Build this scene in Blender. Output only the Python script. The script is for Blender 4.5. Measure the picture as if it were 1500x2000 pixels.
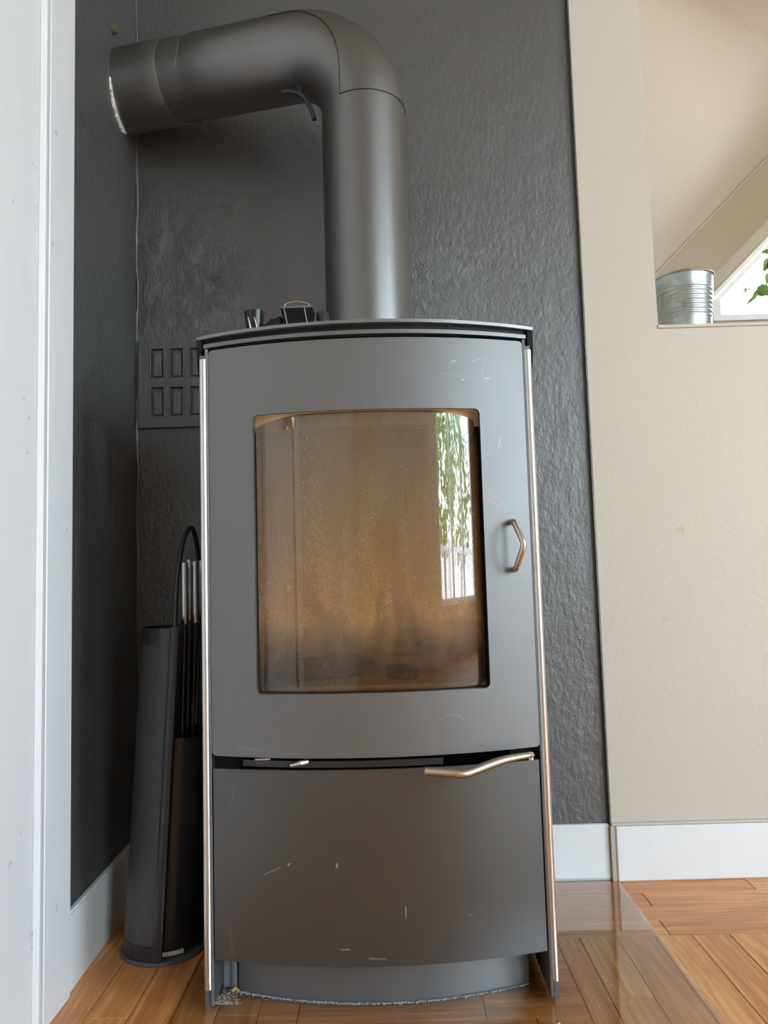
import bpy, bmesh, math, random
from mathutils import Vector, Matrix
random.seed(7)
for o in list(bpy.data.objects): bpy.data.objects.remove(o)
sc = bpy.context.scene
COL = sc.collection
# ------------------------------------------------------------ camera
cam_d = bpy.data.cameras.new('camera'); cam = bpy.data.objects.new('camera', cam_d); COL.objects.link(cam)
cam_d.sensor_fit = 'VERTICAL'; cam_d.sensor_height = 36; cam_d.lens = 27.0; cam_d.clip_start = 0.02
p_, r_, y_ = math.radians(4.84), math.radians(-1.66), math.radians(-0.28)
fw = Vector((math.sin(y_)*math.cos(p_), math.cos(y_)*math.cos(p_), math.sin(p_)))
rt = Vector((math.cos(y_), -math.sin(y_), 0)); up = rt.cross(fw)
rt2 = rt*math.cos(r_)+up*math.sin(r_); up2 = -rt*math.sin(r_)+up*math.cos(r_)
m4 = Matrix((rt2, up2, -fw)).transposed().to_4x4(); m4.translation = Vector((0, 0, .63))
cam.matrix_world = m4
sc.camera = cam
# ------------------------------------------------------------ world, light, exposure
w = bpy.data.worlds.new('sky'); sc.world = w; w.use_nodes = True
wn = w.node_tree; bg = wn.nodes['Background']
tc = wn.nodes.new('ShaderNodeTexCoord'); sx = wn.nodes.new('ShaderNodeSeparateXYZ'); cr = wn.nodes.new('ShaderNodeValToRGB')
wn.links.new(tc.outputs['Generated'], sx.inputs[0]); wn.links.new(sx.outputs['Z'], cr.inputs[0]); wn.links.new(cr.outputs[0], bg.inputs[0])
cr.color_ramp.elements[0].position = 0.0; cr.color_ramp.elements[0].color = (.76, .88, 1, 1)
cr.color_ramp.elements[1].position = 0.9; cr.color_ramp.elements[1].color = (.52, .74, 1, 1)
bg.inputs[1].default_value = 10.0
def portal(name, loc, direction, sx_, sy_):
    l = bpy.data.lights.new(name, 'AREA'); l.shape = 'RECTANGLE'; l.size = sx_; l.size_y = sy_
    l.cycles.is_portal = True
    o = bpy.data.objects.new(name, l); COL.objects.link(o); o.location = loc
    o.rotation_euler = Vector(direction).to_track_quat('-Z', 'Y').to_euler(); return o
portal('window_light', (3.05, -2.93, 1.55), (0, 1, 0), 1.7, 2.3)
portal('window_light', (4.34, -1.1, 1.55), (-1, 0, 0), 2.3, 1.6)  # portal of the added right wall window
portal('window_light', (1.75, 2.98, 1.85), (0, -1, 0), 1.4, .9)
sc.view_settings.view_transform = 'Standard'; sc.view_settings.look = 'None'
sc.view_settings.gamma = 1; sc.view_settings.use_curve_mapping = False
sc.view_settings.exposure = 1.32
# ------------------------------------------------------------ material helpers
def lin(c):
    return tuple(((v/255)/12.92 if v/255 <= .04045 else ((v/255+.055)/1.055)**2.4) for v in c)+(1,)
class NT:
    def __init__(s, name):
        s.m = bpy.data.materials.new(name); s.m.use_nodes = True; s.t = s.m.node_tree
        s.b = s.t.nodes['Principled BSDF']; s.out = s.t.nodes['Material Output']
    def n(s, typ, **kw):
        nd = s.t.nodes.new('ShaderNode'+typ)
        for k, v in kw.items():
            if k.startswith('i_'):
                key = k[2:]; key = int(key) if key.isdigit() else key.replace('_', ' ')
                s.set(nd.inputs[key], v)
            else: setattr(nd, k, v)
        return nd
    def set(s, inp, v):
        if isinstance(v, bpy.types.NodeSocket): s.t.links.new(v, inp)
        else: inp.default_value = v
    def math(s, op, a, b=0.0, c=0.0, clamp=False):
        nd = s.t.nodes.new('ShaderNodeMath'); nd.operation = op; nd.use_clamp = clamp
        s.set(nd.inputs[0], a); s.set(nd.inputs[1], b); s.set(nd.inputs[2], c); return nd.outputs[0]
    def mix(s, f, a, b, blend='MIX'):
        nd = s.t.nodes.new('ShaderNodeMix'); nd.data_type = 'RGBA'; nd.blend_type = blend
        s.set(nd.inputs[0], f); s.set(nd.inputs[6], a); s.set(nd.inputs[7], b); return nd.outputs[2]
    def coord(s, kind='Object'): return s.n('TexCoord').outputs[kind]
    def noise(s, vec, scale, detail=4, rough=.5, dist=0):
        nd = s.n('TexNoise'); nd.inputs['Scale'].default_value = scale; nd.inputs['Detail'].default_value = detail
        nd.inputs['Roughness'].default_value = rough; nd.inputs['Distortion'].default_value = dist
        s.set(nd.inputs['Vector'], vec); return nd.outputs[0]
    def mapping(s, vec, scale=(1, 1, 1), loc=(0, 0, 0), rot=(0, 0, 0)):
        nd = s.n('Mapping'); s.set(nd.inputs[0], vec); nd.inputs[1].default_value = loc
        nd.inputs[2].default_value = rot; nd.inputs[3].default_value = scale; return nd.outputs[0]
    def ramp(s, f, stops):
        nd = s.n('ValToRGB'); s.set(nd.inputs[0], f); e = nd.color_ramp.elements
        while len(e) < len(stops): e.new(0.5)
        for q, (p, c) in zip(e, stops): q.position = p; q.color = c if len(c) == 4 else tuple(c)+(1,)
        return nd.outputs[0]
    def bump(s, h, strength=.3, dist=.01, normal=None):
        nd = s.n('Bump'); nd.inputs['Strength'].default_value = strength; nd.inputs['Distance'].default_value = dist
        s.set(nd.inputs['Height'], h)
        if normal is not None: s.set(nd.inputs['Normal'], normal)
        return nd.outputs[0]
    def P(s, **kw):
        for k, v in kw.items(): s.set(s.b.inputs[k.replace('_', ' ')], v)
        return s
def g(v): return (v, v, v, 1)
def simple(name, col, rough=.5, metal=0., spec=.5, bump=None, vary=0.0, vscale=8):
    t = NT(name); c = lin(col)
    co = t.coord()
    if vary:
        n = t.noise(co, vscale, 5, .6)
        c = t.mix(n, tuple(x*(1-vary) for x in c[:3])+(1,), tuple(min(1, x*(1+vary)) for x in c[:3])+(1,))
    t.P(Base_Color=c, Roughness=rough, Metallic=metal, Specular_IOR_Level=spec)
    if bump: t.P(Normal=t.bump(t.noise(co, bump[0], 5, .6), bump[1], bump[2]))
    return t.m
# ------------------------------------------------------------ mesh helpers (all in world coordinates)
ORG = {}
def smooth(bm, ang=35):
    bmesh.ops.recalc_face_normals(bm, faces=bm.faces[:])
    a = math.radians(ang)
    for f in bm.faces: f.smooth = True
    for e in bm.edges:
        e.smooth = len(e.link_faces) == 2 and e.calc_face_angle(0) < a
def obj(name, bm, mat, parent=None, origin=None, ang=35, **props):
    smooth(bm, ang)
    if origin is None:
        xs = [v.co for v in bm.verts]
        lo = Vector([min(c[i] for c in xs) for i in range(3)]); hi = Vector([max(c[i] for c in xs) for i in range(3)])
        origin = Vector(((lo.x+hi.x)/2, (lo.y+hi.y)/2, lo.z))
    origin = Vector(origin)
    bmesh.ops.translate(bm, verts=bm.verts[:], vec=-origin)
    me = bpy.data.meshes.new(name); bm.to_mesh(me); bm.free()
    if isinstance(mat, (list, tuple)):
        for m in mat: me.materials.append(m)
    else: me.materials.append(mat)
    o = bpy.data.objects.new(name, me); COL.objects.link(o)
    if parent is not None:
        o.parent = parent; o.location = origin-ORG[parent.name]
    else: o.location = origin
    ORG[o.name] = origin
    for k, v in props.items(): o[k] = v
    return o
def thing(name, label, cat, loc, group=None):
    o = bpy.data.objects.new(name, None); COL.objects.link(o); o.location = loc; o.empty_display_size = .05
    o['label'] = label; o['category'] = cat
    if group: o['group'] = group
    ORG[o.name] = Vector(loc); return o
def struct(name, bm, mat, parent=None, **kw):
    o = obj(name, bm, mat, parent, **kw)
    if parent is None: o['kind'] = 'structure'
    return o
def add_box(bm, x0, x1, y0, y1, z0, z1, bev=0, seg=1):
    vs = bmesh.ops.create_cube(bm, size=1)['verts']
    for v in vs:
        v.co = Vector((x0+(v.co.x+.5)*(x1-x0), y0+(v.co.y+.5)*(y1-y0), z0+(v.co.z+.5)*(z1-z0)))
    if bev:
        es = list({e for v in vs for e in v.link_edges})
        bmesh.ops.bevel(bm, geom=es, offset=bev, segments=seg, affect='EDGES', profile=.5)
    return vs
def box(x0, x1, y0, y1, z0, z1, bev=0, seg=1):
    bm = bmesh.new(); add_box(bm, x0, x1, y0, y1, z0, z1, bev, seg); return bm
def add_tube(bm, pts, rad, seg=16, cap=True, sx=1, sy=1, upv=None):
    pts = [Vector(p) for p in pts]; n = len(pts)
    if not hasattr(rad, '__len__'): rad = [rad]*n
    T = [(pts[min(i+1, n-1)]-pts[max(i-1, 0)]).normalized() for i in range(n)]
    u = Vector(upv) if upv is not None else (Vector((0, 0, 1)) if abs(T[0].z) < .9 else Vector((0, 1, 0)))
    rings = []
    for i in range(n):
        u = (u-T[i]*u.dot(T[i])).normalized(); v = T[i].cross(u)
        rings.append([bm.verts.new(pts[i]+(u*math.cos(a)*sx+v*math.sin(a)*sy)*rad[i]) for a in [2*math.pi*k/seg for k in range(seg)]])
    for i in range(n-1):
        for k in range(seg):
            bm.faces.new((rings[i][k], rings[i][(k+1) % seg], rings[i+1][(k+1) % seg], rings[i+1][k]))
    if cap: bm.faces.new(rings[0][::-1]); bm.faces.new(rings[-1])
    return rings
def tube(pts, rad, seg=16, **k):
    bm = bmesh.new(); add_tube(bm, pts, rad, seg, **k); return bm
def add_lathe(bm, prof, cx, cy, seg=48, a0=0, a1=2*math.pi, fx=None):
    full = abs(a1-a0-2*math.pi) < 1e-6; n = seg if full else seg+1
    rings = []
    for r, z in prof:
        ox = fx(z) if fx else 0
        rings.append([bm.verts.new((cx+ox+r*math.cos(a0+(a1-a0)*k/seg), cy+r*math.sin(a0+(a1-a0)*k/seg), z)) for k in range(n)])
    for i in range(len(prof)-1):
        for k in range(seg):
            k2 = (k+1) % n
            bm.faces.new((rings[i][k], rings[i][k2], rings[i+1][k2], rings[i+1][k]))
    return rings
def spline(pts, n=8):
    P = [Vector(p) for p in pts]; out = []
    for i in range(len(P)-1):
        a = P[max(i-1, 0)]; b = P[i]; c = P[i+1]; d = P[min(i+2, len(P)-1)]
        for k in range(n):
            t = k/n
            out.append(.5*((2*b)+(c-a)*t+(2*a-5*b+4*c-d)*t*t+(3*b-a-3*c+d)*t**3))
    out.append(P[-1]); return out
def rrect(x0, x1, z0, z1, rad, ns=14, nc=5):
    """rounded rectangle, same point count whatever the size"""
    pts = []
    cs = [(x1-rad, z0+rad, -90), (x1-rad, z1-rad, 0), (x0+rad, z1-rad, 90), (x0+rad, z0+rad, 180)]
    for j, (cx, cz, a0) in enumerate(cs):
        for k in range(nc+1):
            a = math.radians(a0+90*k/nc); pts.append((cx+rad*math.cos(a), cz+rad*math.sin(a)))
        nx = cs[(j+1) % 4]; a = math.radians(a0+90); b = math.radians(nx[2])
        p = (cx+rad*math.cos(a), cz+rad*math.sin(a)); q = (nx[0]+rad*math.cos(b), nx[1]+rad*math.sin(b))
        for k in range(1, ns): pts.append((p[0]+(q[0]-p[0])*k/ns, p[1]+(q[1]-p[1])*k/ns))
    return pts
def arcy(x, cx, ymid, R): return ymid+R-math.sqrt(R*R-(x-cx)**2)
def add_plate(bm, outer, inner, yf, th, K=4):
    """curved plate between two outlines (x,z); yf(x) gives the front depth"""
    N = len(outer); F = []; Bk = []
    for k in range(K+1):
        ra = []; rb = []
        for i in range(N):
            x = outer[i][0]+(inner[i][0]-outer[i][0])*k/K; z = outer[i][1]+(inner[i][1]-outer[i][1])*k/K
            ra.append(bm.verts.new((x, yf(x), z))); rb.append(bm.verts.new((x, yf(x)+th, z)))
        F.append(ra); Bk.append(rb)
    for k in range(K):
        for i in range(N):
            j = (i+1) % N
            bm.faces.new((F[k][i], F[k][j], F[k+1][j], F[k+1][i])); bm.faces.new((Bk[k][j], Bk[k][i], Bk[k+1][i], Bk[k+1][j]))
    for i in range(N):
        j = (i+1) % N
        bm.faces.new((F[0][j], F[0][i], Bk[0][i], Bk[0][j])); bm.faces.new((F[K][i], F[K][j], Bk[K][j], Bk[K][i]))
def add_arcslab(bm, x0, x1, z0, z1, yf, yb, n=40, bev=0):
    """solid whose front follows yf(x) and whose back is yb (number or function)"""
    fb = yb if callable(yb) else (lambda x: yb)
    cols = []
    for i in range(n+1):
        x = x0+(x1-x0)*i/n
        cols.append([bm.verts.new((x, yf(x), z0)), bm.verts.new((x, yf(x), z1)), bm.verts.new((x, fb(x), z1)), bm.verts.new((x, fb(x), z0))])
    for i in range(n):
        a, b = cols[i], cols[i+1]
        for k in range(4): bm.faces.new((a[k], a[(k+1) % 4], b[(k+1) % 4], b[k]))
    bm.faces.new(cols[0][::-1]); bm.faces.new(cols[-1])
    if bev:
        es = [e for e in bm.edges if e.calc_face_angle(0) > 1]
        bmesh.ops.bevel(bm, geom=es, offset=bev, segments=1, affect='EDGES')
def arcslab(*a, **k):
    bm = bmesh.new(); add_arcslab(bm, *a, **k); return bm
# ------------------------------------------------------------ materials
def dark_wall(name, patches):
    t = NT(name); co = t.coord('Object')
    geo = t.n('NewGeometry').outputs['Position']
    big = t.noise(geo, 3.0, 3, .5)
    fine = t.noise(t.mapping(geo, (1, 1, .6)), 95, 6, .62)
    mid = t.noise(t.mapping(geo, (1, 1, .7)), 32, 4, .6)
    pk = t.ramp(mid, [(.52, g(0)), (.70, g(1))])
    h = t.math('ADD', t.math('MULTIPLY', fine, .30), t.math('MULTIPLY', mid, .40))
    for (cx, cy, cz, rx, rz, amt, scl) in patches:
        d = t.n('VectorMath', operation='LENGTH', i_0=t.mapping(geo, (1/rx, 1/rx, 1/rz), (-cx/rx, -cy/rx, -cz/rz))).outputs['Value']
        msk = t.math('SUBTRACT', 1.15, t.math('ADD', d, t.math('MULTIPLY', t.noise(geo, 14, 3, .6), .6)), clamp=True)
        vv = t.noise(t.mapping(geo, (1, 1, .7)), scl, 6, .75, .6)
        h = t.math('ADD', h, t.math('MULTIPLY', t.math('MULTIPLY', vv, msk), amt))
    c = t.mix(big, lin((68, 67, 66)), lin((76, 75, 74)))
    t.P(Base_Color=c, Roughness=t.math('ADD', .32, t.math('MULTIPLY', fine, .2)), IOR=2.0, Normal=t.bump(h, .6, .010))
    return t.m
M_darkback = dark_wall('charcoal_plaster', [(-.36, 1.65, 1.30, .12, .20, 2.2, 40), (-.50, 1.65, 1.3, .05, .3, 2.0, 35), (.12, 1.65, 1.25, .16, .25, .9, 60), (-.44, 1.65, 1.22, .1, .06, 2.5, 35)])
M_darkleft = dark_wall('charcoal_plaster_side', [(-.53, 1.42, .88, .07, .09, 3.5, 130), (-.53, 1.46, .78, .08, .10, 3.8, 130), (-.53, 1.51, .69, .07, .07, 3.2, 110)])
def wall_paint(name, c0, c1):
    t = NT(name); geo = t.n('NewGeometry').outputs['Position']
    n1 = t.noise(geo, 2.2, 3, .5); n2 = t.noise(geo, 120, 5, .6); n3 = t.noise(t.mapping(geo, (1, 1, .6)), 45, 3, .6)
    sp = t.ramp(t.noise(geo, 26, 2, .4), [(.22, g(.9)), (.25, g(1))])
    c = t.mix(1.0, t.mix(n1, lin(c0), lin(c1)), sp, 'MULTIPLY')
    t.P(Base_Color=c, Roughness=.55, Specular_IOR_Level=.35, Normal=t.bump(t.math('ADD', n2, t.math('MULTIPLY', n3, .8)), .22, .003))
    return t.m
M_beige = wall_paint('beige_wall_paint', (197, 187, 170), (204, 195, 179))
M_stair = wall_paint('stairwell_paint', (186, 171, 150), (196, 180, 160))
M_beam_shade = wall_paint('beam_shade_paint', (166, 148, 122), (172, 154, 128))  # darker than the stairwell paint: backlit shade put into the beam colour
M_room = wall_paint('room_wall_paint', (176, 171, 162), (184, 179, 170))
def white_paint(name, c, wear=.0):
    t = NT(name); geo = t.n('NewGeometry').outputs['Position']
    n = t.noise(t.mapping(geo, (1, 1, .25)), 30, 5, .6)
    sp = t.ramp(t.noise(geo, 34, 4, .55), [(.27, g(.7)), (.31, g(1))])
    c_ = t.mix(1.0, t.mix(n, lin(tuple(v*.965 for v in c)), lin(c)), sp, 'MULTIPLY')
    t.P(Base_Color=c_, Roughness=.32, Specular_IOR_Level=.45, Normal=t.bump(n, .12, .003)); return t.m
M_white = white_paint('white_gloss_paint', (236, 236, 235))
M_casing = white_paint('white_casing_paint', (230, 230, 231))
def steel_paint(name, c, rough=.5, spots=0.0, marks=(), ior=2.4):
    t = NT(name); geo = t.n('NewGeometry').outputs['Position']
    n = t.noise(geo, 5, 4, .5); f = t.noise(geo, 900, 2, .5)
    col = t.mix(n, lin(tuple(v*.93 for v in c)), lin(tuple(v*1.05 for v in c)))
    sc_ = t.ramp(t.noise(t.mapping(geo, (1, .6, .35), rot=(0, .7, 0)), 60, 8, .75, 1.5), [(.72, g(0)), (.78, g(1))])
    col = t.mix(t.math('MULTIPLY', sc_, spots), col, lin((150, 148, 144)))
    X = t.n('SeparateXYZ'); t.set(X.inputs[0], geo)
    for mk in marks:
        if mk[0] == 'seg':            # scratch: (seg, x0,z0,x1,z1,width,colour,strength)
            _, x0, z0, x1, z1, wd, cc, st = mk
            L = math.hypot(x1-x0, z1-z0); ux, uz = (x1-x0)/L, (z1-z0)/L
            dx = t.math('SUBTRACT', X.outputs[0], x0); dz = t.math('SUBTRACT', X.outputs[2], z0)
            s_ = t.math('ADD', t.math('MULTIPLY', dx, ux), t.math('MULTIPLY', dz, uz))
            q = t.math('ABSOLUTE', t.math('SUBTRACT', t.math('MULTIPLY', dx, uz), t.math('MULTIPLY', dz, ux)))
            over = t.math('MAXIMUM', t.math('SUBTRACT', t.math('ABSOLUTE', t.math('SUBTRACT', s_, L/2)), L/2), 0)
            d = t.math('ADD', q, over)
        else:                          # arc: (arc, cx,cz,R,angle0,angle1,width,colour,strength)
            _, cx, cz, R, a0, a1, wd, cc, st = mk
            dx = t.math('SUBTRACT', X.outputs[0], cx); dz = t.math('SUBTRACT', X.outputs[2], cz)
            rr = t.math('SQRT', t.math('ADD', t.math('MULTIPLY', dx, dx), t.math('MULTIPLY', dz, dz)))
            an = t.math('ARCTAN2', dz, dx)
            over = t.math('MAXIMUM', t.math('SUBTRACT', t.math('ABSOLUTE', t.math('SUBTRACT', an, (a0+a1)/2)), (a1-a0)/2), 0)
            d = t.math('ADD', t.math('ABSOLUTE', t.math('SUBTRACT', rr, R)), t.math('MULTIPLY', over, R))
        dn = t.math('ADD', d, t.math('MULTIPLY', t.math('SUBTRACT', t.noise(geo, 400, 3, .7), .5), wd*1.2))
        mm = t.math('SUBTRACT', 1, t.math('DIVIDE', dn, wd), clamp=True)
        col = t.mix(t.math('MULTIPLY', mm, st), col, lin(cc))
    t.P(Base_Color=col, Roughness=t.math('ADD', rough, t.math('MULTIPLY', n, .12)), Metallic=.0, IOR=ior, Normal=t.bump(f, .12, .0006))
    return t.m
Wm = (205, 203, 198)
M_door = steel_paint('matt_charcoal_door_steel', (66, 63, 61), .42, .35, [
    ('arc', .135, .705, .042, .55, 1.75, .0032, (118, 38, 58), 0.85),
    ('arc', .138, .700, .052, .5, 1.3, .0014, (130, 60, 75), 0.6),
    ('seg', .104, .954, .110, .956, .0012, Wm, 0.54), ('seg', .155, .929, .163, .930, .0012, Wm, 0.48), ('seg', .118, .926, .122, .927, .0012, Wm, 0.48),
    ('seg', .085, .937, .140, .927, .0010, (140, 140, 140), 0.24), ('seg', .135, .955, .152, .962, .0008, Wm, 0.36), ('seg', .150, .935, .158, .965, .0008, (170, 170, 170), 0.3),
    ('seg', .172, .820, .176, .838, .0008, Wm, 0.36), ('arc', .085, .405, .022, .6, 2.4, .0009, (160, 160, 160), 0.36),
    ('seg', .150, .425, .180, .455, .0035, (62, 60, 60), 0.3), ('seg', -.235, .385, -.19, .380, .002, (150, 150, 145), 0.21)], ior=2.25)
M_drawer = steel_paint('matt_charcoal_drawer_steel', (42, 39, 37), .34, .3, [
    ('seg', -.196, .202, -.172, .213, .0013, (165, 160, 150), 0.48), ('seg', -.160, .216, -.157, .219, .0016, Wm, 0.6), ('seg', -.089, .214, -.088, .219, .0020, Wm, 0.6),
    ('seg', -.085, .100, -.073, .101, .0014, (180, 175, 165), 0.48), ('seg', -.045, .088, -.022, .087, .0012, (180, 175, 165), 0.42), ('seg', .009, .142, .009, .158, .0010, Wm, 0.48),
    ('seg', -.25, .12, -.245, .085, .004, (110, 90, 75), 0.3), ('seg', .10, .14, .105, .14, .001, Wm, 0.36), ('seg', -.245, .30, -.24, .33, .001, (150, 150, 150), 0.24)], ior=1.95)
M_steel_d = steel_paint('charcoal_body_steel', (56, 56, 58), .42, .3)
M_top = steel_paint('charcoal_top_plate', (84, 83, 82), .33, .1)
M_black = simple('black_shadow_gap_steel', (16, 16, 18), .6, 0, .3)
M_pipe = steel_paint('brown_black_flue_paint', (56, 52, 49), .31, .15, [('arc', -.62, 1.70, .235, -.25, .02, .0016, (150, 135, 95), .8)])
M_seam = simple('dark_seam', (22, 21, 20), .6)
def brushed(name, c, rough=.28):
    t = NT(name); geo = t.n('NewGeometry').outputs['Position']
    n = t.noise(t.mapping(geo, (400, 400, 6)), 1, 3, .5)
    t.P(Base_Color=lin(c), Metallic=1.0, Roughness=t.math('ADD', rough-.05, t.math('MULTIPLY', n, .14))); return t.m
M_chrome = simple('brushed_steel', (212, 210, 206), .24, 1.0)
M_handle = simple('satin_steel_handle', (206, 196, 182), .25, 1.0)
def galv():
    t = NT('galvanised_zinc'); co = t.coord()
    v = t.n('TexVoronoi'); v.inputs['Scale'].default_value = 90; t.set(v.inputs['Vector'], co)
    c = t.mix(v.outputs['Color'], lin((160, 168, 166)), lin((186, 194, 192)))
    t.P(Base_Color=c, Metallic=.9, Roughness=.36); return t.m
M_galv = galv()
def wood():
    t = NT('oak_parquet'); co = t.coord(); oi = t.n('ObjectInfo').outputs['Random']
    off = t.n('CombineXYZ', i_0=t.math('MULTIPLY', oi, 37.0), i_1=t.math('MULTIPLY', oi, 91.0), i_2=t.math('MULTIPLY', oi, 13.0)).outputs[0]
    v = t.n('VectorMath', operation='ADD', i_0=co, i_1=off).outputs[0]
    grain = t.noise(t.mapping(v, (3.5, 50, 1)), 1, 7, .65, 1.2)
    rings = t.n('TexWave'); rings.wave_type = 'BANDS'; rings.bands_direction = 'Y'; rings.inputs['Scale'].default_value = 9
    rings.inputs['Distortion'].default_value = 7; rings.inputs['Detail'].default_value = 3; rings.inputs['Detail Scale'].default_value = .9
    t.set(rings.inputs['Vector'], t.mapping(v, (.55, 2.4, 1)))
    fl = t.noise(t.mapping(v, (14, 260, 1)), 1, 3, .6)
    base = t.ramp(oi, [(0, lin((240, 172, 106))), (.3, lin((228, 158, 94))), (.55, lin((246, 184, 116))), (.8, lin((234, 164, 100))), (1, lin((250, 196, 122)))])
    dk = t.mix(1.0, base, lin((206, 180, 160)), 'MULTIPLY')
    c = t.mix(t.ramp(grain, [(.35, g(0)), (.68, g(1))]), dk, base)
    c = t.mix(t.math('MULTIPLY', t.ramp(rings.outputs[0], [(.45, g(0)), (.9, g(1))]), .35), c, dk)
    c = t.mix(t.math('MULTIPLY', t.ramp(fl, [(.62, g(0)), (.75, g(1))]), .35), c, lin((120, 72, 42)))
    ms = t.ramp(t.noise(t.n('NewGeometry').outputs['Position'], 5, 4, .6), [(.55, g(0)), (.8, g(1))])
    c = t.mix(t.math('MULTIPLY', ms, .25), c, lin((120, 84, 56)))
    t.P(Base_Color=c, Roughness=t.math('ADD', .24, t.math('MULTIPLY', grain, .16)), Specular_IOR_Level=.5, Normal=t.bump(t.math('ADD', grain, fl), .12, .002))
    return t.m
M_wood = wood()
M_subfloor = simple('dark_joint_filler', (64, 42, 28), .8)
def clear_glass(name, tint, refl=1.0, rough=0.0, ior=1.5):
    t = NT(name); t.t.nodes.remove(t.b)
    tr = t.n('BsdfTransparent'); tr.inputs[0].default_value = tint
    gl = t.n('BsdfGlossy'); gl.inputs[0].default_value = g(1); gl.inputs['Roughness'].default_value = rough
    fr = t.n('Fresnel'); fr.inputs[0].default_value = ior
    front = t.math('SUBTRACT', 1, t.n('NewGeometry').outputs['Backfacing'])
    mx = t.n('MixShader', i_0=t.math('MULTIPLY', t.math('MULTIPLY', fr.outputs[0], front), refl), i_1=tr.outputs[0], i_2=gl.outputs[0])
    t.t.links.new(mx.outputs[0], t.out.inputs[0]); return t.m
M_plate = clear_glass('hearth_glass', lin((244, 245, 242)), 1.7, .01)
M_pane = clear_glass('window_pane_glass', g(.97))
def soot_glass():
    t = NT('sooty_stove_glass'); t.t.nodes.remove(t.b)
    geo = t.n('NewGeometry').outputs['Position']; X = t.n('SeparateXYZ', i_0=geo)
    n1 = t.noise(t.mapping(geo, (1, 1, .30)), 16, 5, .55, 1.2); n2 = t.noise(geo, 260, 5, .7); n3 = t.noise(t.mapping(geo, (1, 1, .12)), 24, 5, .5, .6)
    zf = t.n('MapRange', i_0=X.outputs[2], i_1=.46, i_2=.89).outputs[0]
    col = t.ramp(t.math('ADD', zf, t.math('MULTIPLY', t.math('SUBTRACT', n1, .5), .7)), [(.05, lin((128, 102, 74))), (.28, lin((176, 132, 82))), (.6, lin((154, 122, 80))), (1, lin((128, 112, 90)))])
    sp = t.ramp(t.noise(geo, 190, 3, .7), [(.655, g(0)), (.70, g(1))])
    spk = t.math('MULTIPLY', sp, t.ramp(n1, [(.42, g(0)), (.62, g(1))]))
    col = t.mix(t.math('MULTIPLY', spk, .4), col, lin((236, 200, 160)))
    amt = t.math('ADD', t.math('MULTIPLY', t.ramp(n1, [(.25, g(0)), (.75, g(1))]), .34), t.math('MULTIPLY', t.ramp(n3, [(.3, g(0)), (.7, g(1))]), .22))
    low = t.ramp(zf, [(0, g(.05)), (.13, g(.25)), (.25, g(.95)), (1, g(.85))])
    amt = t.math('ADD', t.math('MULTIPLY', t.math('ADD', amt, .26), low), t.math('MULTIPLY', t.math('SUBTRACT', n2, .5), .7), clamp=True)
    amt = t.math('MAXIMUM', amt, t.math('MULTIPLY', spk, .8))
    tr = t.n('BsdfTransparent'); tr.inputs[0].default_value = lin((225, 212, 192))
    df = t.n('BsdfDiffuse', i_0=col); 
    m1 = t.n('MixShader', i_0=amt, i_1=tr.outputs[0], i_2=df.outputs[0])
    gl = t.n('BsdfGlossy'); gl.inputs[0].default_value = g(1); gl.inputs['Roughness'].default_value = .02
    fr = t.n('Fresnel'); fr.inputs[0].default_value = 1.55
    front = t.math('SUBTRACT', 1, t.n('NewGeometry').outputs['Backfacing'])
    m2 = t.n('MixShader', i_0=t.math('MULTIPLY', t.math('MULTIPLY', fr.outputs[0], front), 1.5, clamp=True), i_1=m1.outputs[0], i_2=gl.outputs[0])
    t.t.links.new(m2.outputs[0], t.out.inputs[0]); return t.m
M_soot = soot_glass()
M_verm = simple('tan_firebrick', (206, 182, 150), .9, 0, .2, (40, .3, .005), .25, 9)
M_gasket = simple('tan_door_seal', (232, 204, 164), .85, 0, .2, (200, .3, .002), .12, 40)
M_char = simple('charred_wood', (62, 52, 46), .95, 0, .1, (60, .8, .01), .6, 26)
M_log = simple('scorched_log_wood', (190, 140, 96), .9, 0, .15, (50, .8, .01), .55, 22)
M_ash = simple('grey_brown_ash', (176, 156, 132), 1, 0, .1, (80, .7, .006), .4, 50)
M_blackgloss = simple('gloss_black_enamel', (20, 20, 22), .22, 0, .5, None, .1, 5)
M_blackmetal = simple('satin_black_metal', (38, 40, 46), .28, 0, .6)
def mesh_mat():
    t = NT('black_perforated_metal'); uv = t.n('UVMap').outputs[0]
    X = t.n('SeparateXYZ', i_0=t.mapping(uv, (1, 1, 1), rot=(0, 0, math.radians(45))))
    sxx = t.math('SINE', t.math('MULTIPLY', X.outputs[0], 2*math.pi/.0040)); syy = t.math('SINE', t.math('MULTIPLY', X.outputs[1], 2*math.pi/.0040))
    h = t.math('MULTIPLY', sxx, syy); msk = t.ramp(t.math('ADD', t.math('MULTIPLY', h, .5), .5), [(.45, g(0)), (.62, g(1))])
    t.P(Base_Color=t.mix(msk, lin((14, 14, 16)), lin((104, 105, 108))), Roughness=.4, Normal=t.bump(msk, .6, .0006)); return t.m
M_mesh = mesh_mat()
M_leaf = simple('green_leaf', (92, 128, 44), .45, 0, .4, None, .35, 60)
M_stem = simple('brown_stem', (74, 66, 46), .7)
M_terra = simple('terracotta', (176, 108, 74), .8, 0, .2, (60, .2, .003), .1)
M_soil = simple('potting_soil', (50, 38, 30), 1, 0, .1, (90, .8, .01))
M_rail = simple('white_outdoor_paint', (232, 234, 234), .5)
M_tree = simple('outdoor_foliage', (104, 150, 60), .7, 0, .2, None, .5, 3)
M_trunk = simple('bark', (96, 78, 62), .95, 0, .1, (20, .8, .03))
M_deck = simple('weathered_deck', (168, 160, 150), .8, 0, .2, (30, .3, .01), .15)
M_plaster_w = simple('bare_white_plaster', (226, 222, 214), .9, 0, .2, (200, .8, .003))
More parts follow.
